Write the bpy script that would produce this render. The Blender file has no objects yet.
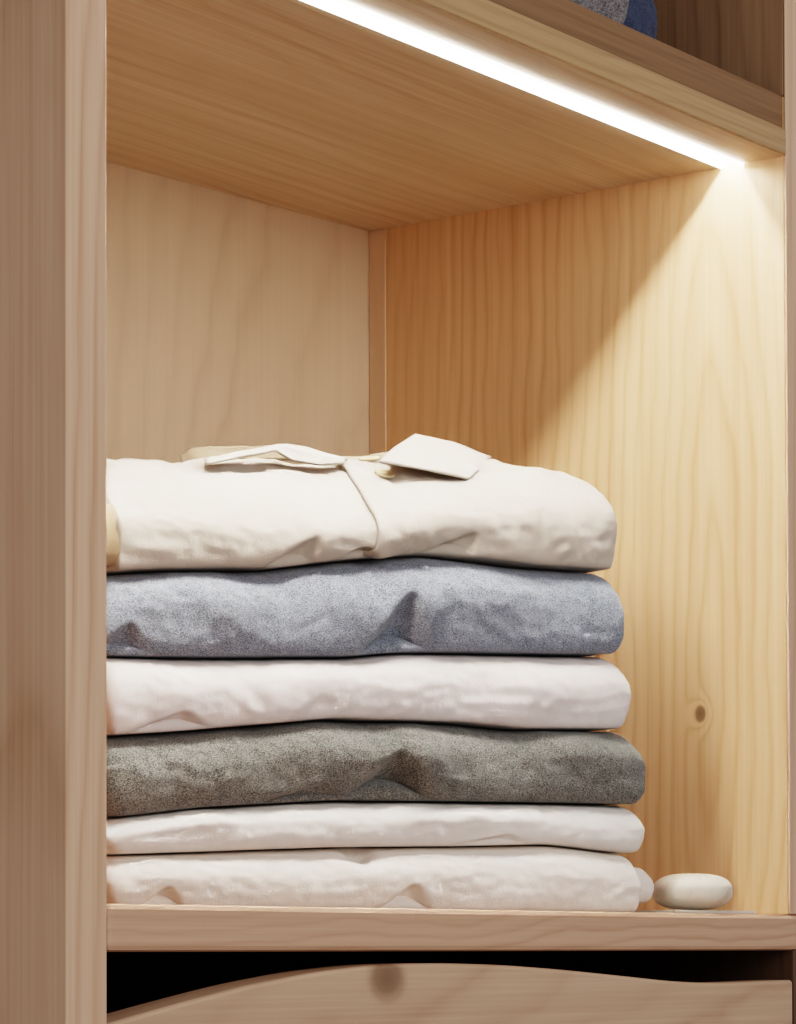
import bpy, bmesh, math, random
import numpy as np
from mathutils import Vector, Matrix, noise as mnoise

S = bpy.context.scene
C = S.collection
random.seed(7)

# ------------------------------------------------------------------ dimensions (metres)
W = 0.509          # clear width of the bay
H = 0.385          # clear height of the lit compartment
D = 0.2656         # depth at the right
SK = 0.040         # the back board stands slightly askew
TS = 0.018         # lower shelf thickness
TB = 0.0138        # upper shelf: lower board
TA = 0.0306        # upper shelf: whole thickness
PW = 0.022         # side panel thickness
FLOOR = -1.05
TOP = 0.80
GY0, GY1 = 0.0245, 0.0380   # light groove

# ------------------------------------------------------------------ materials
def new_mat(name):
    m = bpy.data.materials.new(name); m.use_nodes = True
    nt = m.node_tree
    for n in list(nt.nodes):
        nt.nodes.remove(n)
    out = nt.nodes.new('ShaderNodeOutputMaterial')
    b = nt.nodes.new('ShaderNodeBsdfPrincipled')
    nt.links.new(b.outputs[0], out.inputs[0])
    return m, nt, b

def math_node(nt, op, a, b=None, c=None):
    n = nt.nodes.new('ShaderNodeMath'); n.operation = op
    for i, v in enumerate((a, b, c)):
        if v is None: continue
        if isinstance(v, (int, float)): n.inputs[i].default_value = v
        else: nt.links.new(v, n.inputs[i])
    return n.outputs[0]

def srgb(r, g, b):
    f = lambda c: (c/255)/12.92 if c/255 <= 0.04045 else (((c/255)+0.055)/1.055)**2.4
    return (f(r), f(g), f(b), 1)

def mix_col(nt, fac, a, b, mode='MIX'):
    n = nt.nodes.new('ShaderNodeMix'); n.data_type = 'RGBA'; n.blend_type = mode
    for sock, v in ((n.inputs[0], fac), (n.inputs[6], a), (n.inputs[7], b)):
        if isinstance(v, (int, float)): sock.default_value = v
        elif isinstance(v, tuple): sock.default_value = v
        else: nt.links.new(v, sock)
    return n.outputs[2]

def noise_tex(nt, vec, scale, detail=4, rough=0.55, dist=0.0):
    n = nt.nodes.new('ShaderNodeTexNoise')
    n.inputs['Scale'].default_value = scale
    n.inputs['Detail'].default_value = detail
    n.inputs['Roughness'].default_value = rough
    n.inputs['Distortion'].default_value = dist
    nt.links.new(vec, n.inputs['Vector'])
    return n.outputs['Fac']

def ramp(nt, fac, stops):
    n = nt.nodes.new('ShaderNodeValToRGB')
    e = n.color_ramp.elements
    while len(e) < len(stops): e.new(0.5)
    for el, (p, c) in zip(e, stops):
        el.position = p
        el.color = c if isinstance(c, tuple) else (c, c, c, 1)
    nt.links.new(fac, n.inputs[0])
    return n.outputs[0]

def wood(name, light, dark, grain='Z', freq=120, centre=(0.2, 0.1), tilt=(0.05, 0.08), warp=0.012,
         ring=0.5, streak=0.35, broad=0.4, rough=0.5, knots=(), kdark=0.28, ksoft=0.62, bump=0.12, seed=0.0, gscale=1.0):
    """Solid wood: growth rings around an inclined pith, plus pores and slow tone drift."""
    m, nt, b = new_mat(name)
    tc = nt.nodes.new('ShaderNodeTexCoord')
    sep = nt.nodes.new('ShaderNodeSeparateXYZ'); nt.links.new(tc.outputs['Object'], sep.inputs[0])
    ax = {'X': (sep.outputs[1], sep.outputs[2], sep.outputs[0]),
          'Y': (sep.outputs[0], sep.outputs[2], sep.outputs[1]),
          'Z': (sep.outputs[0], sep.outputs[1], sep.outputs[2])}[grain]
    a, bb, g = ax
    def comb(x, y, z):
        n = nt.nodes.new('ShaderNodeCombineXYZ')
        for i, v in enumerate((x, y, z)):
            if isinstance(v, (int, float)): n.inputs[i].default_value = v
            else: nt.links.new(v, n.inputs[i])
        return n.outputs[0]
    M = lambda op, x, y=None, z=None: math_node(nt, op, x, y, z)
    gs = M('ADD', g, seed)
    # knots bend the grain around themselves
    kmask = None
    for (ka, kb, kg, kr) in knots:
        da = M('SUBTRACT', a, ka); db = M('SUBTRACT', bb, kb); dg = M('MULTIPLY', M('SUBTRACT', g, kg), 0.75)
        r2 = M('ADD', M('ADD', M('MULTIPLY', da, da), M('MULTIPLY', db, db)), M('MULTIPLY', dg, dg))
        k = M('POWER', 2.718, M('MULTIPLY', r2, -1.0/(kr*kr)))
        kmask = k if kmask is None else M('MAXIMUM', kmask, k)
    slow = comb(M('MULTIPLY', a, 6.0), M('MULTIPLY', bb, 6.0), M('MULTIPLY', gs, 2.2*gscale))
    n1 = noise_tex(nt, slow, 2.0, 3, 0.5)
    n1b = noise_tex(nt, comb(M('MULTIPLY', a, 9.0), M('ADD', M('MULTIPLY', bb, 9.0), 7.3), M('MULTIPLY', gs, 3.5*gscale)), 2.0, 3, 0.5)
    wa = M('MULTIPLY', M('SUBTRACT', n1, 0.5), warp*4)
    wb = M('MULTIPLY', M('SUBTRACT', n1b, 0.5), warp*4)
    pa = M('ADD', M('SUBTRACT', a, M('ADD', centre[0], M('MULTIPLY', gs, tilt[0]))), wa)
    pb = M('ADD', M('SUBTRACT', bb, M('ADD', centre[1], M('MULTIPLY', gs, tilt[1]))), wb)
    d = M('SQRT', M('ADD', M('MULTIPLY', pa, pa), M('MULTIPLY', pb, pb)))
    if kmask is not None:
        d = M('ADD', d, M('MULTIPLY', kmask, 0.022))
    ph = M('FRACT', M('MULTIPLY', d, freq))
    rng = ramp(nt, ph, [(0.0, 0.35), (0.14, 0.05), (0.30, 0.0), (0.60, 0.22), (0.88, 1.0), (1.0, 0.35)])
    # which rings are strong varies over the board
    sel = noise_tex(nt, comb(M('MULTIPLY', d, 28.0), 0.0, M('MULTIPLY', gs, 1.5)), 1.0, 2, 0.5)
    sel = ramp(nt, sel, [(0.30, 0.15), (0.70, 1.0)])
    rfac = M('MULTIPLY', M('MULTIPLY', rng, sel), ring)
    pores = noise_tex(nt, comb(M('MULTIPLY', a, 480.0), M('MULTIPLY', bb, 480.0), M('MULTIPLY', gs, 5.0)), 1.0, 3, 0.6)
    pfac = M('MULTIPLY', ramp(nt, pores, [(0.32, 0.0), (0.75, 1.0)]), streak)
    strip = noise_tex(nt, comb(M('MULTIPLY', a, 60.0), M('MULTIPLY', bb, 60.0), M('MULTIPLY', gs, 0.7)), 1.0, 4, 0.6)
    bfac = M('MULTIPLY', ramp(nt, strip, [(0.25, 0.0), (0.75, 1.0)]), broad)
    tot = M('MINIMUM', M('ADD', M('ADD', rfac, pfac), bfac), 1.0)
    col = mix_col(nt, tot, light, dark)
    if kmask is not None:
        kcol = tuple(c*kdark for c in dark[:3]) + (1,)
        col = mix_col(nt, ramp(nt, kmask, [(ksoft, 0.0), (ksoft*0.4+0.55, 0.75), (1.0, 0.9)]), col, kcol)
    nt.links.new(col, b.inputs['Base Color'])
    b.inputs['Roughness'].default_value = rough
    b.inputs['Specular IOR Level'].default_value = 0.35
    bp = nt.nodes.new('ShaderNodeBump'); bp.inputs['Strength'].default_value = bump; bp.inputs['Distance'].default_value = 0.0006
    nt.links.new(M('ADD', M('MULTIPLY', tot, -1.0), 0.0), bp.inputs['Height'])
    nt.links.new(bp.outputs[0], b.inputs['Normal'])
    return m

def cloth(name, col, col2=None, heather=0.0, fibre=2600.0, bump=0.35, rough=0.9, patch=0.06, sheen=0.25):
    m, nt, b = new_mat(name)
    tc = nt.nodes.new('ShaderNodeTexCoord'); v = tc.outputs['Object']
    mp = nt.nodes.new('ShaderNodeMapping'); mp.inputs['Scale'].default_value = (1.0, 1.0, 1.7); nt.links.new(v, mp.inputs[0])
    fine = noise_tex(nt, mp.outputs[0], fibre*0.55, 2, 0.7)
    mid = noise_tex(nt, v, 190.0, 4, 0.65)
    big = noise_tex(nt, v, 40.0, 3, 0.5)
    base = col
    c2 = col2 or tuple(c*0.8 for c in col[:3])+(1,)
    f = math_node(nt, 'ADD', math_node(nt, 'MULTIPLY', ramp(nt, fine, [(0.36, 0.0), (0.64, 1.0)]), heather),
                  math_node(nt, 'MULTIPLY', ramp(nt, mid, [(0.35, 0.0), (0.68, 1.0)]), patch))
    f = math_node(nt, 'ADD', f, math_node(nt, 'MULTIPLY', big, patch*0.6))
    c = mix_col(nt, f, base, c2)
    nt.links.new(c, b.inputs['Base Color'])
    b.inputs['Roughness'].default_value = rough
    b.inputs['Specular IOR Level'].default_value = 0.15
    b.inputs['Sheen Weight'].default_value = sheen
    b.inputs['Sheen Roughness'].default_value = 0.5
    hgt = math_node(nt, 'ADD', math_node(nt, 'MULTIPLY', fine, 0.35), math_node(nt, 'MULTIPLY', mid, 1.0))
    bp = nt.nodes.new('ShaderNodeBump'); bp.inputs['Strength'].default_value = bump; bp.inputs['Distance'].default_value = 0.0012
    nt.links.new(hgt, bp.inputs['Height']); nt.links.new(bp.outputs[0], b.inputs['Normal'])
    return m

def plain(name, col, rough=0.5, metallic=0.0, emit=None, strength=0.0, trans=0.0, alpha=1.0):
    m, nt, b = new_mat(name)
    b.inputs['Base Color'].default_value = col
    b.inputs['Roughness'].default_value = rough
    b.inputs['Metallic'].default_value = metallic
    b.inputs['Transmission Weight'].default_value = trans
    b.inputs['Alpha'].default_value = alpha
    if emit:
        b.inputs['Emission Color'].default_value = emit
        b.inputs['Emission Strength'].default_value = strength
    return m

M = {}
M['panel'] = wood('pale_panel_wood', srgb(232, 200, 174), srgb(196, 156, 128), 'Z', freq=110, centre=(0.10, -0.05), tilt=(0.03, 0.05), ring=0.62, streak=0.42, broad=0.35, warp=0.005, seed=1.3)
M['wall'] = wood('honey_side_wood', srgb(234, 199, 157), srgb(199, 150, 107), 'Z', freq=115, centre=(0.462, 0.052), tilt=(0.12, -0.02), ring=0.6, streak=0.25, broad=0.38, warp=0.006, seed=0.25,
                 knots=((0.509, 0.052, 0.104, 0.0056),))
M['back'] = wood('beige_back_wood', srgb(226, 204, 176), srgb(198, 171, 141), 'Z', freq=80, centre=(0.40, 0.24), tilt=(0.05, 0.10), ring=0.40, streak=0.15, broad=0.22, warp=0.007, seed=2.1)
M['under'] = wood('honey_shelf_wood', srgb(243, 228, 204), srgb(212, 186, 152), 'X', freq=95, centre=(0.10, 0.40), tilt=(0.03, 0.05), ring=0.5, streak=0.55, broad=0.45, warp=0.006, seed=0.4)
M['upper'] = wood('shade_dark_shelf_wood', srgb(158, 126, 96), srgb(112, 84, 62), 'X', freq=150, centre=(-0.03, 0.47), tilt=(0.02, 0.03), ring=0.4, streak=0.4, broad=0.4, warp=0.004, seed=4.4)  # board darkened in colour to stand for the weaker light up here
M['lip'] = wood('dimmed_lip_wood', srgb(200, 168, 130), srgb(160, 126, 94), 'X', freq=150, centre=(-0.03, 0.47), tilt=(0.02, 0.03), ring=0.4, streak=0.4, broad=0.3, warp=0.004, seed=4.9)  # front face of the grooved board, its dimmer lighting put into the colour
M['shelf'] = wood('pale_shelf_wood', srgb(218, 182, 156), srgb(176, 136, 110), 'X', freq=170, centre=(-0.04, 0.03), tilt=(0.02, 0.03), ring=0.5, streak=0.3, broad=0.25, warp=0.005, seed=3.1)
M['drawer'] = wood('pale_drawer_wood', srgb(216, 186, 160), srgb(172, 136, 110), 'X', freq=60, centre=(0.02, -0.16), tilt=(0.10, 0.12), ring=0.40, streak=0.3, broad=0.3, warp=0.012, seed=5.2,
                   kdark=0.55, ksoft=0.15, knots=((0.0, -0.0290, 0.1715, 0.0085),))
M['corner'] = wood('pink_corner_wood', srgb(230, 202, 172), srgb(206, 172, 140), 'Z', freq=60, ring=0.25, streak=0.2, broad=0.25, warp=0.004, seed=6.0)
M['dimmed_wood'] = wood('dimmed_upper_wood', srgb(192, 160, 128), srgb(146, 114, 88), 'Z', freq=80, centre=(0.46, 0.1), ring=0.45, streak=0.4, broad=0.4, warp=0.005, seed=7.7)  # darker than the lit side wood: the upper bay's shade is painted in
M['dark'] = wood('shade_dark_inner_wood', srgb(116, 92, 74), srgb(80, 60, 46), 'Z', freq=80, ring=0.4, seed=9.0)  # shade of the hollow below the shelf, put into the wood colour
M['stand'] = cloth('shaded_cream_cotton', srgb(168, 150, 126), srgb(146, 126, 100), heather=0.2)  # cream darkened to paint the shade in the collar hollow
M['cream'] = cloth('cream_cotton', srgb(206, 196, 184), srgb(180, 169, 154), heather=0.22, patch=0.12)
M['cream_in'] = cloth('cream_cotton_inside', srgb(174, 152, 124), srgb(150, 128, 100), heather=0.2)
M['blue'] = cloth('blue_grey_melange', srgb(170, 177, 189), srgb(84, 93, 108), heather=0.9, patch=0.15, bump=0.5)
M['white'] = cloth('soft_white_cotton', srgb(238, 229, 226), srgb(216, 205, 202), heather=0.12, patch=0.1)
M['grey'] = cloth('charcoal_melange', srgb(146, 147, 143), srgb(60, 60, 58), heather=0.9, patch=0.16, bump=0.55)
M['white_b'] = cloth('white_cotton', srgb(236, 231, 226), srgb(214, 206, 200), heather=0.1, patch=0.1)
M['white_c'] = cloth('warm_white_cotton', srgb(238, 231, 223), srgb(220, 211, 200), heather=0.1, patch=0.1)
M['fleece'] = cloth('grey_fleece', srgb(172, 168, 170), srgb(70, 70, 78), heather=0.6, fibre=1500, patch=0.3, bump=0.9)
M['navy'] = cloth('navy_knit', srgb(92, 102, 128), srgb(50, 58, 84), heather=0.5, fibre=1500, patch=0.3, bump=0.8)
M['button'] = plain('pearl_button', srgb(214, 196, 156), 0.3)
M['thread'] = plain('thread', srgb(214, 196, 150), 0.8)
M['alu'] = plain('white_reflector', (0.9, 0.9, 0.9, 1), 0.5)
LED_COL = (1.0, 0.93, 0.825, 1)
M['led'] = plain('led_tape', (0.9, 0.9, 0.9, 1), 0.5, emit=LED_COL, strength=290.0)
_nt = M['led'].node_tree          # made-up gradient, brighter at the left, to deepen the wall shadow
_tc = _nt.nodes.new('ShaderNodeTexCoord'); _sp = _nt.nodes.new('ShaderNodeSeparateXYZ'); _nt.links.new(_tc.outputs['Object'], _sp.inputs[0])
_mr = _nt.nodes.new('ShaderNodeMapRange'); _nt.links.new(_sp.outputs[0], _mr.inputs[0])
_mr.inputs[1].default_value = 0.0; _mr.inputs[2].default_value = W; _mr.inputs[3].default_value = 1020.0; _mr.inputs[4].default_value = 130.0
_nt.links.new(_mr.outputs[0], next(n for n in _nt.nodes if n.type == 'BSDF_PRINCIPLED').inputs['Emission Strength'])
M['glow'] = plain('frosted_diffuser', (0.9, 0.9, 0.9, 1), 0.5, emit=(1, 0.985, 0.96, 1), strength=32.0)
M['glow_rim'] = plain('added_rim_glow', (0.9, 0.9, 0.9, 1), 0.5, emit=(1, 0.97, 0.92, 1), strength=8.0)  # glowing edges added to brighten the shelf underside beside the strip
M['acetate'] = plain('clear_acetate', (0.92, 0.88, 0.80, 1), 0.25, trans=0.45)

def stone_mat():
    m, nt, b = new_mat('white_pebble')
    tc = nt.nodes.new('ShaderNodeTexCoord')
    n = noise_tex(nt, tc.outputs['Object'], 60, 5, 0.6, 0.6)
    col = ramp(nt, n, [(0.30, srgb(196, 180, 158)), (0.46, srgb(226, 216, 200)), (0.75, srgb(236, 228, 214))])
    nt.links.new(col, b.inputs['Base Color']); b.inputs['Roughness'].default_value = 0.45
    b.inputs['Subsurface Weight'].default_value = 0.15; b.inputs['Subsurface Radius'].default_value = (0.01, 0.008, 0.006); b.inputs['Subsurface Scale'].default_value = 0.5
    return m
M['stone'] = stone_mat()

def floor_mat(name, c1, c2, scale):
    m, nt, b = new_mat(name)
    tc = nt.nodes.new('ShaderNodeTexCoord')
    n = noise_tex(nt, tc.outputs['Object'], scale, 5, 0.6)
    nt.links.new(ramp(nt, n, [(0.3, c1), (0.7, c2)]), b.inputs['Base Color']); b.inputs['Roughness'].default_value = 0.7
    return m
M['floor'] = floor_mat('floor_stone', srgb(150, 128, 108), srgb(170, 146, 124), 6)
M['plaster'] = floor_mat('wall_plaster', srgb(176, 164, 150), srgb(186, 174, 160), 3)

# ------------------------------------------------------------------ object helpers
def link(name, me, mat, parent=None, smooth=False, loc=None):
    o = bpy.data.objects.new(name, me); C.objects.link(o)
    if mat is not None: me.materials.append(mat)
    if parent is not None: o.parent = parent
    if loc is not None: o.location = loc
    if smooth:
        for p in me.polygons: p.use_smooth = True
    return o

def thing(name, label, cat, loc=(0, 0, 0), rz=0.0, group=None):
    o = bpy.data.objects.new(name, None); C.objects.link(o)
    o.empty_display_size = 0.05
    o.location = loc; o.rotation_euler = (0, 0, rz)
    o['label'] = label; o['category'] = cat
    if group: o['group'] = group
    return o

def box_mesh(name, x0, x1, y0, y1, z0, z1, bev=0.0008, skew=0.0, off=(0, 0, 0)):
    bm = bmesh.new()
    vs = []
    for x in (x0, x1):
        for y in (y0, y1):
            for z in (z0, z1):
                yy = y + skew*(1-(x/W)) if skew else y
                vs.append(bm.verts.new((x-off[0], yy-off[1], z-off[2])))
    for f in ((0, 1, 3, 2), (4, 6, 7, 5), (0, 4, 5, 1), (2, 3, 7, 6), (0, 2, 6, 4), (1, 5, 7, 3)):
        bm.faces.new([vs[i] for i in f])
    bmesh.ops.recalc_face_normals(bm, faces=bm.faces)
    if bev > 0:
        bmesh.ops.bevel(bm, geom=list(bm.edges), offset=bev, segments=2, affect='EDGES', profile=0.5)
    me = bpy.data.meshes.new(name); bm.to_mesh(me); bm.free()
    return me

def box(name, x0, x1, y0, y1, z0, z1, mat, parent, bev=0.0008, skew=0.0, label=None):
    o = link(name, box_mesh(name, x0, x1, y0, y1, z0, z1, bev, skew), mat, parent)
    o.matrix_parent_inverse = Matrix.Translation(-Vector(parent.location)) if parent.rotation_euler.z == 0 else Matrix()
    if label: o['label'] = label
    return o

def smoothstep(t):
    t = np.clip(t, 0, 1); return t*t*(3-2*t)

# ------------------------------------------------------------------ the room
def struct(name, x0, x1, y0, y1, z0, z1, mat):
    o = link(name, box_mesh(name, x0, x1, y0, y1, z0, z1, 0.0), mat); o['kind'] = 'structure'; return o
struct('floor', -3.5, 4.0, -4.0, 0.60, FLOOR-0.05, FLOOR, M['floor'])
struct('wall_back', -3.5, 4.0, 0.60, 0.70, FLOOR-0.05, 1.8, M['plaster'])

# ------------------------------------------------------------------ the wardrobe
cab = thing('wardrobe', 'pale wooden open wardrobe whose lit bay holds the folded shirts', 'wardrobe', (W/2, 0.15, FLOOR))
BD = 0.335    # outer depth of the carcass
box('side_panel', -PW, 0, 0, BD, FLOOR, TOP, M['panel'], cab, 0.0007, label='pale pinkish side panel at the left')
box('edge_band', W, W+PW, 0, 0.0011, 0.0003, TOP, M['panel'], cab, 0.0004)
box('side_panel', W, W+PW, 0.0012, BD, 0, H+TA+0.0, M['wall'], cab, 0.0007, label='honey toned side panel with vertical grain and one knot')
box('side_panel', W, W+PW, 0.0012, BD, H+TA+0.0002, TOP, M['dimmed_wood'], cab, 0.0007, label='side panel of the unlit upper bay, its shade painted in')
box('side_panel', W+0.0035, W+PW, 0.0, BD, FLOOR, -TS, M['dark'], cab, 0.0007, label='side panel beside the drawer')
box('back_panel', 0, W, D, D+0.008, 0, H, M['back'], cab, 0.0, skew=SK, label='beige back panel of the lit bay')
box('back_panel', 0, W, D, D+0.008, H+TA, TOP-0.02, M['dimmed_wood'], cab, 0.0, skew=SK, label='back panel of the upper bay, coloured darker for the shade')
box('back_panel', 0, W+0.0035, D+0.02, D+0.028, FLOOR+0.08, -TS, M['dark'], cab, 0.0, skew=SK, label='back panel behind the drawer, toned dark for the shade there')
box('corner_strip', W-0.0012, W, D-0.0115, D-0.0003, 0.0003, H-0.0003, M['corner'], cab, 0.0003)
box('shelf', 0, W+PW, 0, BD-0.005, -TS, 0, M['shelf'], cab, 0.0022, label='pale shelf carrying the shirts')
# upper shelf: two boards, the lower one grooved for the light
def grooved_board():
    # board profile in the YZ plane, run along X
    prof = [(0.0, H), (GY0, H), (GY0, H+0.0137), (GY1, H+0.0137), (GY1, H), (BD-0.005, H), (BD-0.005, H+TB+0.0), (0.0, H+TB)]
    prof = [(0.0008, H), (GY0, H), (GY0, H+0.0092), (GY1, H+0.0092), (GY1, H), (BD-0.005, H), (BD-0.005, H+TB), (0.0010, H+TB), (0.0, H+TB-0.0012), (0.0, H+0.0008)]
    bm = bmesh.new()
    rows = [[bm.verts.new((x, y, z)) for y, z in prof] for x in (0.0, W)]
    n = len(prof)
    for i in range(n):
        j = (i+1) % n
        bm.faces.new((rows[0][i], rows[0][j], rows[1][j], rows[1][i]))
    bm.faces.new(rows[0]); bm.faces.new(rows[1][::-1])
    bmesh.ops.recalc_face_normals(bm, faces=bm.faces)
    bmesh.ops.triangulate(bm, faces=[f for f in bm.faces if len(f.verts) > 4])
    me = bpy.data.meshes.new('shelf'); bm.to_mesh(me); bm.free()
    return me
inv = Matrix.Translation(-Vector(cab.location))
ush = link('shelf', grooved_board(), M['under'], cab); ush.matrix_parent_inverse = inv
M_l = ush.data.materials.append(M['lip'])
for p_ in ush.data.polygons:
    if p_.normal.y < -0.5 and p_.center.y < 0.004: p_.material_index = 1
ush['label'] = 'honey coloured upper shelf board over the lit bay'
box('shelf', 0, W, 0.0016, BD-0.005, H+TB, H+TA, M['upper'], cab, 0.0008, label='board on top of the upper shelf, toned darker for its weak light')
box('top_panel', 0, W, 0.0, BD-0.005, TOP-0.02, TOP, M['panel'], cab, 0.0008)
box('bottom_panel', 0, W, 0.01, BD-0.005, FLOOR+0.06, FLOOR+0.08, M['panel'], cab, 0.0008)
box('plinth', 0, W, 0.03, 0.05, FLOOR, FLOOR+0.06, M['dimmed_wood'], cab, 0.0008)

def drawer_front():
    pts = [(0.0012, -0.0445), (0.04, -0.0378), (0.0825, -0.0311), (0.125, -0.0262), (0.1667, -0.0234), (0.2088, -0.0230), (0.255, -0.0240), (0.3003, -0.0262),
           (0.335, -0.0284), (0.3674, -0.0305), (0.395, -0.0324), (0.4212, -0.0334), (0.440, -0.0337), (0.459, -0.0336), (0.485, -0.0332), (0.5106, -0.0329)]
    xs = np.linspace(pts[0][0], pts[-1][0], 120)
    zs = np.interp(xs, [p[0] for p in pts], [p[1] for p in pts])
    k = np.hanning(13); k /= k.sum()
    zs = np.convolve(np.pad(zs, 6, mode='reflect', reflect_type='odd'), k, mode='valid')
    zb = -0.26
    bm = bmesh.new()
    rings = []
    # front face set in by a rounded upper edge
    for y, dz in ((0.0, -0.0016), (0.0006, -0.0005), (0.0016, 0.0), (0.018, 0.0)):
        rings.append([bm.verts.new((x, y, z+dz)) for x, z in zip(xs, zs)])
    fb = [bm.verts.new((x, 0.0, zb)) for x in xs]
    bb = [bm.verts.new((x, 0.018, zb)) for x in xs]
    seq = [fb]+rings+[bb]
    for r in range(len(seq)-1):
        for i in range(len(xs)-1):
            bm.faces.new((seq[r][i], seq[r][i+1], seq[r+1][i+1], seq[r+1][i]))
    for i in range(len(xs)-1):
        bm.faces.new((bb[i], bb[i+1], fb[i+1], fb[i]))
    bm.faces.new([s[0] for s in seq]); bm.faces.new([s[-1] for s in seq][::-1])
    bmesh.ops.recalc_face_normals(bm, faces=bm.faces)
    me = bpy.data.meshes.new('drawer_front'); bm.to_mesh(me); bm.free()
    return me
df = link('drawer_front', drawer_front(), M['drawer'], cab); df.matrix_parent_inverse = inv
df['label'] = 'pale wooden drawer front with a wavy top edge'
for n_, a_ in (('drawer_side', (0.012, 0.024)), ('drawer_side', (W-0.024, W-0.012))):
    s = box(n_, a_[0], a_[1], 0.018, 0.26, -0.26, -0.075, M['dimmed_wood'], cab, 0.0005)
box('drawer_bottom', 0.012, W-0.012, 0.018, 0.26, -0.272, -0.2605, M['dimmed_wood'], cab, 0.0005)

# ------------------------------------------------------------------ the light strip in its groove
led = thing('led_strip_light', 'glowing white light strip let into the underside of the upper shelf', 'light', (W/2, (GY0+GY1)/2, H))
linv = Matrix.Translation(-Vector(led.location))
def lbox(name, *a, mat, bev=0.0):
    o = link(name, box_mesh(name, *a, bev), mat, led); o.matrix_parent_inverse = linv; return o
e = 0.0002
lbox('channel', e, W-e, GY0+e, GY0+0.0008, H+0.0002, H+0.0090, mat=M['alu'])
lbox('channel', e, W-e, GY0+0.0008, GY1-e, H+0.0084, H+0.0090, mat=M['alu'])
lbox('led_tape', e*4, W-0.004, GY0+0.0044, GY0+0.0072, H+0.0080, H+0.0083, mat=M['led'])
lbox('diffuser', e, W-e, GY1-0.0012, GY1-e, H+0.0000, H+0.0083, mat=M['glow'])

lbox('glow_rim', e, W-e, GY0+0.0001, GY0+0.0006, H-0.0018, H+0.0002, mat=M['glow_rim'])
lbox('glow_rim', e, W-e, GY1-0.0006, GY1-0.0001, H-0.0009, H+0.0002, mat=M['glow_rim'])

# ------------------------------------------------------------------ folded garments
def curve(pts, xs, sm=0):
    z = np.interp(xs, [p[0] for p in pts], [p[1] for p in pts])
    if sm:
        k = np.hanning(2*sm+3); k /= k.sum(); h = (len(k)-1)//2
        z = np.convolve(np.pad(z, h, mode='reflect', reflect_type='odd'), k, mode='valid')
    return z

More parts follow.
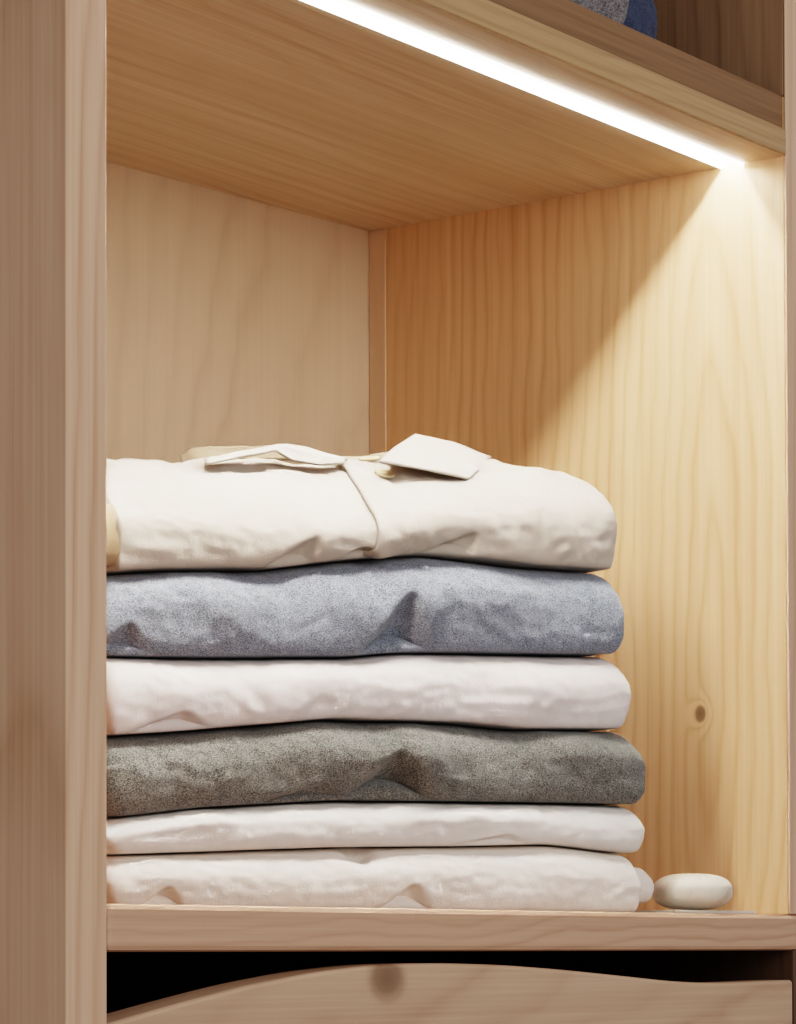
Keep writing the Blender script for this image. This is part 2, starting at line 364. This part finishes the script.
def folded(xl, xr, top, bot, depth, yf=0.0, R=0.018, nx=280, nf=50, seed=0.0, RB=None, tucks=(), amp=0.0022, el=0.010, er=0.010, pl=2.2, pr=2.8,
           crown=None, base=0.0, bulge=0.45, wander=0.13, under=0.0, topnoise=0.0, fine=0.0007, yfc=None, rb=0.006):
    """Grid of a folded garment: returns (points[nx][nv], outward normals). x along the front, y into the shelf."""
    RB = RB or 0.0052
    xs = np.linspace(xl, xr, nx)
    # denser columns at the ends
    t = np.linspace(0, 1, nx); t = t + 0.045*np.sin(2*np.pi*t)*-1/ (1); t = np.clip(t, 0, 1); xs = xl + (xr-xl)*t
    zt = curve(top, xs, 9); zb = curve(bot, xs, 7)
    yfs = np.full(nx, yf) if yfc is None else yf+curve(yfc, xs, 9)
    sl = np.clip(((xl+el)-xs)/el, 0, 1); sr = np.clip((xs-(xr-er))/er, 0, 1)
    k = np.sqrt(np.clip(1-sl**pl, 0, 1))*np.sqrt(np.clip(1-sr**pr, 0, 1)); k = np.maximum(k, 0.03)
    th = np.linspace(-np.pi/2, np.pi/2, nf)
    G = np.zeros((nx, 0, 3))
    P = []; NRM = []
    for i, x in enumerate(xs):
        h = (zt[i]-zb[i])/2; zc = (zt[i]+zb[i])/2
        yy0 = yfs[i] + rb*(1-k[i])
        bl = bulge + wander*(1.5*mnoise.noise(Vector((x*14+seed, seed, 1.0)))+0.8*mnoise.noise(Vector((x*52+seed, seed, 5.0))))
        bl = min(0.72, max(0.2, bl))
        prof = []; wts = []; fr = []
        for a in th:                                   # front roll, bottom to top
            cz, sz = math.cos(a), math.sin(a)
            if sz > 0:
                y = yy0 + R*(1-abs(cz)**1.0); zz = bl+(1-bl)*sz**1.0; wt = abs(cz)**0.9
            else:
                y = yy0 + RB*(1-abs(cz)**0.8); zz = bl-bl*abs(sz)**0.95; wt = abs(cz)**0.7
            z = zb[i] + 2*h*zz
            prof.append((y, z)); wts.append(wt); fr.append(zz)
        for q in np.linspace(0, 1, 27)[1:]:             # top
            y = (yy0+R)+(depth-2*R)*q
            prof.append((y, zt[i])); wts.append(0.0); fr.append(1.0)
        for a in np.linspace(np.pi/2, -np.pi/2, 10)[1:]:
            prof.append((yy0+depth-R+R*math.cos(a), zc+h*math.sin(a))); wts.append(0.0); fr.append(0.5)
        for q in np.linspace(0, 1, 10)[1:-1]:
            prof.append((yy0+depth-R-(depth-R-RB)*q, zb[i])); wts.append(0.0); fr.append(0.0)
        prof = np.array(prof)
        if crown is not None:
            prof[:, 1] += crown(x, prof[:, 0]-yfs[i], zt[i], np.array(fr))
        prof[:, 1] = zc + (prof[:, 1]-zc)*k[i]
        P.append(prof); NRM.append((wts, fr))
    V = np.zeros((nx, len(P[0]), 3))
    for i in range(nx):
        V[i, :, 0] = xs[i]; V[i, :, 1:] = P[i]
    def normals(V):
        du = np.gradient(V, axis=0)
        dv = np.roll(V, -1, axis=1)-np.roll(V, 1, axis=1)
        n = np.cross(du, dv)
        return n/np.maximum(np.linalg.norm(n, axis=2, keepdims=True), 1e-9)
    N = normals(V)
    # outward: the front must look to -y
    if N[nx//2, nf//2, 1] > 0: N = -N
    out = V.copy()
    nv = V.shape[1]
    for i in range(nx):
        wts, fr = NRM[i]
        for j in range(nv):
            x, y, z = V[i, j]
            w = wts[j]*min(1.0, k[i]*1.2)
            d = 0.0; dt = 0.0
            if w > 0.0:
                s = seed
                d += amp*mnoise.noise(Vector((x*26+s, z*34, s)))*1.6
                d += amp*0.5*mnoise.noise(Vector((x*62+s+3, z*75+x*30, s+2)))
                d += fine*mnoise.noise(Vector((x*150+s, z*230+y*150, s+9)))
                for (x0, f0, sx, sf, dep, sla) in tucks:
                    if f0 == 0.0:                   # a pinched pocket: wide at the bottom, pointed at the top
                        fm = fr[j]/sf
                        if fm < 1.0 and abs(x-x0) < 4*sx:
                            wx = sx*(1-fm)**0.8+0.0009
                            dt += dep*math.exp(-(abs(x-x0-sla*fm)/wx)**3)*(1-fm)**0.35
                        continue
                    q = ((x-x0-sla*(fr[j]-f0))/sx)**2+((fr[j]-f0)/sf)**2
                    if q < 9: dt += dep*math.exp(-q)
                d = d*w + dt*min(1.0, w*2.2)
            if topnoise and j >= nf-6 and j < nf+26:
                tw = min(1.0, (j-nf+6)/8.0)
                d += topnoise*tw*(1.5*mnoise.noise(Vector((x*45+seed, y*60, seed+4)))+0.7*mnoise.noise(Vector((x*120, y*140, seed))))
            out[i, j] += N[i, j]*d
    out[:, :, 2] -= base
    return out, normals(out)*(1 if normals(out)[nx//2, nf//2, 1] < 0 else -1)

def tube_mesh(name, G):
    nx, nv = G.shape[:2]
    verts = [tuple(p) for row in G for p in row]
    faces = []
    for i in range(nx-1):
        for j in range(nv):
            j2 = (j+1) % nv
            faces.append((i*nv+j, i*nv+j2, (i+1)*nv+j2, (i+1)*nv+j))
    faces.append(tuple(range(nv))[::-1]); faces.append(tuple((nx-1)*nv+j for j in range(nv)))
    me = bpy.data.meshes.new(name); me.from_pydata(verts, [], faces); me.update()
    bm = bmesh.new(); bm.from_mesh(me); bmesh.ops.recalc_face_normals(bm, faces=bm.faces); bm.to_mesh(me); bm.free()
    return me

def sheet_mesh(name, G, N, th, lift=0.0002):
    """thin cloth layer: grid G offset along N, closed all round"""
    a, b = G.shape[:2]
    th = np.broadcast_to(np.asarray(th, float), (a, b))[..., None]
    outer = G+N*(lift+th); inner = G+N*lift
    verts = [tuple(p) for p in outer.reshape(-1, 3)]+[tuple(p) for p in inner.reshape(-1, 3)]
    n = a*b; F = []
    for i in range(a-1):
        for j in range(b-1):
            q = (i*b+j, i*b+j+1, (i+1)*b+j+1, (i+1)*b+j)
            F.append(q); F.append(tuple(n+t for t in q[::-1]))
    edge = [(0, j) for j in range(b)]+[(i, b-1) for i in range(1, a)]+[(a-1, j) for j in range(b-2, -1, -1)]+[(i, 0) for i in range(a-2, 0, -1)]
    ids = [i*b+j for i, j in edge]
    for u, v in zip(ids, ids[1:]+ids[:1]): F.append((u, v, n+v, n+u))
    me = bpy.data.meshes.new(name); me.from_pydata(verts, [], F); me.update()
    bm = bmesh.new(); bm.from_mesh(me); bmesh.ops.recalc_face_normals(bm, faces=bm.faces); bm.to_mesh(me); bm.free()
    return me

RZ = -math.radians(20)
OX, OY = 0.27002+0.0072, 0.06949+0.0054
GAP = 0.00045
c1b = [(-0.145, 0.1463), (-0.1172, 0.1497), (-0.0561, 0.1543), (-0.0243, 0.1596), (-0.0125, 0.1618), (-0.0055, 0.1623), (0.0248, 0.1663), (0.0332, 0.1668), (0.0875, 0.1654), (0.131, 0.1659)]
c2b = [(-0.150, 0.1100), (-0.0972, 0.1118), (-0.0164, 0.1164), (0.0081, 0.1195), (0.0471, 0.1215), (0.1229, 0.1245), (0.1301, 0.1249)]
c3b = [(-0.150, 0.0746), (-0.0972, 0.0796), (-0.0299, 0.0871), (0.0413, 0.0881), (0.0756, 0.0866), (0.1359, 0.0885)]
c4b = [(-0.150, 0.0389), (-0.0973, 0.0452), (-0.03, 0.0500), (0.0754, 0.0517), (0.1418, 0.0524)]
c5b = [(-0.150, 0.0233), (-0.03, 0.0288), (0.0355, 0.0303), (0.0869, 0.0321), (0.1404, 0.0282)]
flat = lambda z: [(-0.2, z), (0.2, z)]
up = lambda pts, d: [(x, z+d) for x, z in pts]
GROUP = 'folded shirts stacked on the lit shelf'

def shirt_root(name, label, zb):
    t = thing(name, label, 'shirt', (OX, OY, zb*1.0065), RZ, GROUP); t.scale = (1.0065,)*3
    return t

# bottom: warm white
r = shirt_root('folded_shirt', 'warm white folded shirt lying directly on the shelf, lowest of the stack', 0.0)
G, N = folded(-0.150, 0.1372, c5b, flat(0.0004), 0.160, yf=-0.0090, R=0.020, seed=61.0, amp=0.0013, el=0.008, er=0.006, pr=3.0,
              tucks=((-0.124, 0.0, 0.0075, 0.40, -0.008, 0.002), (0.001, 0.0, 0.010, 0.42, -0.009, 0.004), (-0.019, 1.0, 0.006, 0.22, -0.007, 0.0), (-0.015, 0.62, 0.02, 0.2, 0.0012, 0.0)))
link('body', tube_mesh('body', G), M['white_c'], r, True)
Gs, Ns = folded(0.120, 0.1530, flat(0.0225), flat(0.0050), 0.040, yf=0.001, R=0.010, nx=40, nf=24, seed=5.0, amp=0.0004, er=0.009, el=0.004, topnoise=0)
# second: thin white
link('sleeve_fold', tube_mesh('sleeve_fold', Gs), M['white_c'], r, True)
r = shirt_root('folded_shirt', 'thin flat white folded shirt just below the charcoal one', 0.0195)
G, N = folded(-0.150, 0.1420, c4b, up(c5b, GAP), 0.160, yf=-0.0060, R=0.018, seed=51.0, amp=0.0014, base=0.0195, er=0.009,
              tucks=((0.05, 0.0, 0.016, 0.22, -0.003, 0.01), (-0.10, 0.75, 0.012, 0.25, 0.0014, 0.0), (0.02, 0.6, 0.05, 0.2, 0.001, 0.0)))
link('body', tube_mesh('body', G), M['white_b'], r, True)
# third: charcoal
r = shirt_root('folded_shirt', 'charcoal grey heathered folded shirt, the darkest of the stack', 0.033)
G, N = folded(-0.150, 0.1445, c3b, up(c4b, GAP), 0.160, yf=-0.0040, R=0.024, seed=41.0, amp=0.0024, base=0.033, er=0.012,
              tucks=((-0.004, 0.0, 0.017, 0.60, -0.013, 0.004), (0.013, 0.45, 0.014, 0.30, 0.0034, 0.0), (-0.030, 0.55, 0.016, 0.3, 0.002, 0.0), (-0.05, 0.0, 0.018, 0.22, -0.005, 0.01)))
link('body', tube_mesh('body', G), M['grey'], r, True)
# fourth: white
r = shirt_root('folded_shirt', 'thick white folded shirt between the charcoal and the blue-grey shirts', 0.0686)
G, N = folded(-0.1458, 0.1380, c2b, up(c3b, GAP), 0.160, yf=0.0002, R=0.024, seed=31.0, amp=0.0017, base=0.0686, er=0.010, el=0.005,
              tucks=((-0.075, 0.45, 0.004, 0.25, -0.0013, -0.02), (-0.066, 0.45, 0.004, 0.25, 0.0010, -0.02), (-0.115, 0.0, 0.014, 0.24, -0.006, 0.006)))
link('body', tube_mesh('body', G), M['white'], r, True)
Gs, Ns = folded(-0.155, -0.1300, up(flat(0.108), 0), flat(0.080), 0.10, yf=0.010, R=0.010, nx=30, nf=20, seed=3.0, amp=0.0004, el=0.004, er=0.004, base=0.0686, topnoise=0)
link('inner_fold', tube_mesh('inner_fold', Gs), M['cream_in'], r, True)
# fifth: blue grey
r = shirt_root('folded_shirt', 'blue-grey heathered folded shirt under the collared cream one', 0.104)
G, N = folded(-0.150, 0.1365, c1b, up(c2b, GAP), 0.160, yf=0.0035, R=0.026, seed=21.0, amp=0.0024, base=0.104, er=0.010,
              tucks=((0.004, 0.0, 0.013, 0.58, -0.012, 0.007), (0.016, 0.35, 0.012, 0.3, 0.0025, 0.010), (-0.02, 0.55, 0.02, 0.25, 0.0015, 0.0), (-0.137, 0.0, 0.010, 0.36, -0.007, 0.003), (0.05, 0.5, 0.02, 0.25, 0.001, 0)))
link('body', tube_mesh('body', G), M['blue'], r, True)

# top: cream collared shirt
TZ = 0.1455
r = shirt_root('folded_collared_shirt', 'cream folded shirt with a collar and buttoned placket on top of the stack', TZ)
ridge = [(-0.145, 0.2015), (-0.1159, 0.2050), (-0.0783, 0.2090), (0.0112, 0.2150), (0.0976, 0.2240), (0.1376, 0.2205), (0.1625, 0.2160)]
top1 = [(-0.145, 0.1800), (-0.08, 0.1835), (0.0, 0.1880), (0.05, 0.1960), (0.09, 0.2060), (0.135, 0.2062)]
def crown(x, y, zt, fr):
    rz = np.interp(x, [p[0] for p in ridge], [p[1] for p in ridge])
    upp = smoothstep((y+0.004)/0.066)
    dn = smoothstep((y-0.075)/0.08)
    return np.where(fr > 0.5, (rz-zt)*upp*np.clip((fr-0.5)*2, 0, 1)-0.022*dn, -0.0*dn)
G, N = folded(-0.1385, 0.1365, top1, up(c1b, GAP), 0.160, yf=0.0070, R=0.026, seed=11.0, amp=0.0018, base=TZ, el=0.003, er=0.008, pl=3.0, pr=4.0, crown=crown, topnoise=0.0022,
              tucks=((-0.050, 0.0, 0.009, 0.40, -0.007, 0.012), (0.036, 0.0, 0.011, 0.36, -0.007, 0.014), (-0.013, 0.0, 0.008, 0.18, -0.005, 0.002), (0.012, 0.4, 0.02, 0.3, 0.0025, 0.0), (-0.03, 0.4, 0.016, 0.3, 0.002, 0.0)),
              nx=260, nf=56)
body = link('body', tube_mesh('body', G), M['cream'], r, True)
Gi, Ni = folded(-0.152, -0.1330, flat(0.178), flat(0.1500), 0.12, yf=0.0085, R=0.010, nx=30, nf=24, seed=3.0, amp=0.0008, el=0.004, er=0.004, base=TZ, topnoise=0)
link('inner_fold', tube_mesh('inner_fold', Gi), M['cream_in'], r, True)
# placket: the overlapping front edge, laid on the body
NF = 56
def sample(x, v):
    i = np.interp(x, G[:, NF//2, 0], np.arange(G.shape[0])); i0 = int(min(i, G.shape[0]-2)); fi = i-i0
    j0 = int(min(v, G.shape[1]-2)); fj = v-j0
    w = ((1-fi)*(1-fj), (1-fi)*fj, fi*(1-fj), fi*fj)
    idx = ((i0, j0), (i0, j0+1), (i0+1, j0), (i0+1, j0+1))
    p = sum(a*G[q] for a, q in zip(w, idx)); n = sum(a*N[q] for a, q in zip(w, idx))
    return p, n/np.linalg.norm(n)
edge = [(0.00, -0.0163), (0.10, -0.0130), (0.30, -0.0102), (0.55, -0.0098), (0.72, -0.0112), (0.83, -0.0150), (0.92, -0.0175), (1.0, -0.0180)]
nv_, nu_ = 60, 26
V0, V1 = 7, NF+13
PG = np.zeros((nv_, nu_, 3)); PN = np.zeros((nv_, nu_, 3)); PT = np.zeros((nv_, nu_))
for a in range(nv_):
    v = V0+(V1-V0)*a/(nv_-1)
    fv = a/(nv_-1)
    xe = np.interp(fv, [0, 0.12, 0.34, 0.5, 0.6, 0.79, 0.887, 1.0], [-0.0105, -0.0075, -0.0056, -0.0045, -0.0040, -0.0010, 0.0055, 0.0130])
    for b_ in range(nu_):
        u = b_/(nu_-1)
        p, n = sample(xe+0.030*u, v)
        PG[a, b_] = p; PN[a, b_] = n; PT[a, b_] = 0.0019*(1-smoothstep((u-0.15)/0.75))+0.0003; PG[a, b_] = p-n*0.0022*smoothstep((u-0.5)/0.5)
link('placket', sheet_mesh('placket', PG, PN, PT, 0.0001), M['cream'], r, True)

def quad_sheet(name, rows, th, mat, wob=0.0006, nu=24, nw=14, seed=0.0, belly=0.0):
    """rows: list of polylines (x,y,z) from the lower to the upper edge; smooth lofted cloth flap"""
    R_ = []
    for pl in rows:
        pl = np.array(pl, float); t = np.linspace(0, 1, len(pl)); tt = np.linspace(0, 1, nu)
        R_.append(np.stack([np.interp(tt, t, pl[:, c]) for c in range(3)], 1))
    R_ = np.array(R_); t = np.linspace(0, 1, len(rows)); tt = np.linspace(0, 1, nw)
    Gq = np.zeros((nw, nu, 3))
    for k_, q in enumerate(tt):
        f = q*(len(rows)-1); i0 = int(min(f, len(rows)-2)); fr = f-i0
        Gq[k_] = R_[i0]*(1-fr)+R_[i0+1]*fr
    Gq[:, :, 2] -= TZ
    for a in range(nw):
        for b in range(nu):
            x, y, z = Gq[a, b]
            Gq[a, b, 2] += wob*mnoise.noise(Vector((x*80+seed, y*80, seed)))+belly*math.sin(math.pi*a/(nw-1))
    n = np.cross(np.gradient(Gq, axis=1), np.gradient(Gq, axis=0)); n /= np.maximum(np.linalg.norm(n, axis=2, keepdims=True), 1e-9)
    if n[nw//2, nu//2, 2] < 0: n = -n
    return sheet_mesh(name, Gq, n, th, 0.0)
# right wing of the collar, its tip standing up
link('collar_wing', quad_sheet('collar_wing', [[(0.0110, 0.030, 0.2098), (0.036, 0.029, 0.2085), (0.0608, 0.030, 0.2062)],
                                               [(0.0270, 0.045, 0.2190), (0.047, 0.045, 0.2175), (0.0735, 0.038, 0.2125)],
                                               [(0.0560, 0.068, 0.2328), (0.0790, 0.069, 0.2308), (0.1010, 0.068, 0.2255)]], 0.0011, None, seed=2.0), M['cream'], r, True)
# left wing, folded over with a hollow behind
link('collar_wing', quad_sheet('collar_wing', [[(-0.0764, 0.04, 0.2028), (-0.0554, 0.04, 0.2082), (-0.0395, 0.04, 0.2124), (-0.0314, 0.04, 0.2085), (-0.0162, 0.04, 0.2079), (-0.0025, 0.04, 0.2096)],
                                               [(-0.0736, 0.045, 0.2056), (-0.0522, 0.045, 0.2113), (-0.0333, 0.045, 0.2162), (-0.0238, 0.045, 0.2139), (-0.0106, 0.045, 0.2127), (0.0018, 0.045, 0.2126)],
                                               [(-0.0708, 0.05, 0.206), (-0.0491, 0.05, 0.212), (-0.027, 0.05, 0.2175), (-0.0161, 0.05, 0.2168), (-0.0051, 0.05, 0.215), (0.006, 0.05, 0.2131)]], 0.0011, None, seed=5.0, wob=0.0003, nu=40), M['cream'], r, True)
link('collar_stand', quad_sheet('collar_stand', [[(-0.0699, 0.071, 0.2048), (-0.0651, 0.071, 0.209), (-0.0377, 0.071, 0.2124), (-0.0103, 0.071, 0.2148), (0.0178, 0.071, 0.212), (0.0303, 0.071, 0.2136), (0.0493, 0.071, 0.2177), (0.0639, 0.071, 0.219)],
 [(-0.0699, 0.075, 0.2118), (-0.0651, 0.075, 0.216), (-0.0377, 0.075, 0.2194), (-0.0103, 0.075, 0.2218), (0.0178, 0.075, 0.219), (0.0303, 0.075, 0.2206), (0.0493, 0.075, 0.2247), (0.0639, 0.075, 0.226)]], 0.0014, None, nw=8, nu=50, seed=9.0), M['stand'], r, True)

def button_mesh(name, rad):
    bm = bmesh.new()
    prof = [(0.0, 0.0006), (0.55, 0.0006), (0.70, 0.0011), (0.92, 0.0012), (1.0, 0.0007), (1.0, 0.0)]
    n = 28; rings = []
    c = bm.verts.new((0, 0, prof[0][1]))
    for f, z in prof[1:]:
        rings.append([bm.verts.new((rad*f*math.cos(2*math.pi*i/n), rad*f*math.sin(2*math.pi*i/n), z)) for i in range(n)])
    for i in range(n):
        bm.faces.new((c, rings[0][i], rings[0][(i+1) % n]))
        for a, b in zip(rings, rings[1:]): bm.faces.new((a[i], b[i], b[(i+1) % n], a[(i+1) % n]))
    bm.faces.new(rings[-1][::-1])
    me = bpy.data.meshes.new(name); bm.to_mesh(me); bm.free(); return me
for (bx, bv) in ((0.0200, NF+0.6), (0.0250, NF+5.5)):
    p, n = sample(bx, bv)
    b = link('button', button_mesh('button', 0.0050), M['button'], r, True)
    b.location = p+n*0.0012; b.rotation_euler = Vector(n).to_track_quat('Z', 'Y').to_euler()

# ------------------------------------------------------------------ upper shelf clothes
UZ = H+TA
gy = thing('folded_sweater', 'grey fleece sweater rolled up on the dark upper shelf', 'sweater', (0.30, 0.03, UZ), 0.0)
G, N = folded(-0.12, 0.090, flat(0.098), flat(0.0035), 0.046, yf=-0.020, R=0.018, RB=0.014, nx=120, nf=40, seed=71.0, amp=0.0018, er=0.012, el=0.03, fine=0.0012, topnoise=0.0005)
link('body', tube_mesh('body', G), M['fleece'], gy, True)
nv = thing('folded_sweater', 'navy blue sweater just peeking out behind the grey fleece', 'sweater', (0.36, 0.09, UZ), 0.0)
G, N = folded(-0.10, 0.127, flat(0.088), flat(0.0035), 0.07, yf=-0.032, R=0.022, RB=0.016, nx=120, nf=40, seed=81.0, amp=0.0018, er=0.03, el=0.03, fine=0.0012, topnoise=0.0005)
link('body', tube_mesh('body', G), M['navy'], nv, True)

# ------------------------------------------------------------------ pebble and the clear sheet below it
def pebble_mesh():
    bm = bmesh.new()
    bmesh.ops.create_icosphere(bm, subdivisions=5, radius=1.0)
    for v in bm.verts:
        x, y, z = v.co
        rxy = math.hypot(x, y)
        z2 = math.copysign(abs(z)**0.80, z)
        f = (max(0.0, 1-abs(z2)**2.6))**(1/2.6)
        if rxy > 1e-6: x, y = x/rxy*f, y/rxy*f
        q = Vector((x*0.0203, y*0.0165, z2*0.0090))
        q *= 1+0.02*mnoise.noise(Vector((x*1.3, y*1.3, z*1.3+4)))
        v.co = q
    me = bpy.data.meshes.new('pebble'); bm.to_mesh(me); bm.free(); return me
sh = link('clear_sheet', box_mesh('clear_sheet', -0.034, 0.028, -0.013, 0.016, 0.0, 0.0016, 0.0004), M['acetate'], None, False, (0.4600, 0.0235, 0.0002))
sh.rotation_euler.z = -math.radians(9)
sh['label'] = 'thin clear plastic sheet lying on the shelf under the white pebble'; sh['category'] = 'sheet'
pb = link('pebble', pebble_mesh(), M['stone'], None, True, (0.4540, 0.0240, 0.0111))
pb.rotation_euler.z = -math.radians(37)
pb['label'] = 'smooth white oval pebble on the shelf beside the stack of shirts'; pb['category'] = 'pebble'

# ------------------------------------------------------------------ ambient light and added fills
wd = bpy.data.worlds.new('room_light'); S.world = wd; wd.use_nodes = True
bg = wd.node_tree.nodes['Background']; bg.inputs[0].default_value = (0.98, 0.97, 1.0, 1); bg.inputs[1].default_value = 0.215
def area(name, loc, target, size, power, col):
    l = bpy.data.lights.new(name, 'AREA'); l.energy = power; l.color = col; l.shape = 'DISK'; l.size = size
    o = bpy.data.objects.new(name, l); C.objects.link(o); o.location = loc
    o.rotation_euler = (Vector(target)-Vector(loc)).to_track_quat('-Z', 'Y').to_euler()
    return o
area('side_fill', (-1.1, -0.18, 0.25), (-0.022, 0.02, 0.15), 0.4, 1.8, (1.0, 0.94, 0.88))  # unseen fill added to brighten the left panel's outer face
area('front_fill', (0.15, -1.3, 0.55), (0.15, 0.0, 0.05), 0.8, 7.0, (1.0, 0.93, 0.88))  # unseen soft fill added in front, set high to model the shirts

# ------------------------------------------------------------------ camera
cam = bpy.data.cameras.new('camera'); co = bpy.data.objects.new('camera', cam); C.objects.link(co)
right = Vector((0.59982771, -0.80012495, -0.00260609)); upv = Vector((-0.01607329, -0.01530593, 0.99975366)); fwd = Vector((0.79996773, 0.59963805, 0.02204156))
R3 = Matrix((right, upv, -fwd)).transposed()
co.matrix_world = Matrix.Translation((-0.828698, -0.754996, -0.018355)) @ R3.to_4x4()
cam.sensor_fit = 'AUTO'; cam.sensor_width = 36.0
cam.lens = 3020.338*36.0/1024.0
cam.shift_x = 0.985/1024.0; cam.shift_y = 373.531/1024.0
cam.clip_start = 0.01
S.camera = co

S.view_settings.view_transform = 'Filmic'
S.view_settings.look = 'High Contrast'
S.view_settings.exposure = 0.17
S.view_settings.gamma = 1.0
S.cycles.use_denoising = True
S.cycles.max_bounces = 12
S.cycles.diffuse_bounces = 8
S.cycles.sample_clamp_indirect = 4.0
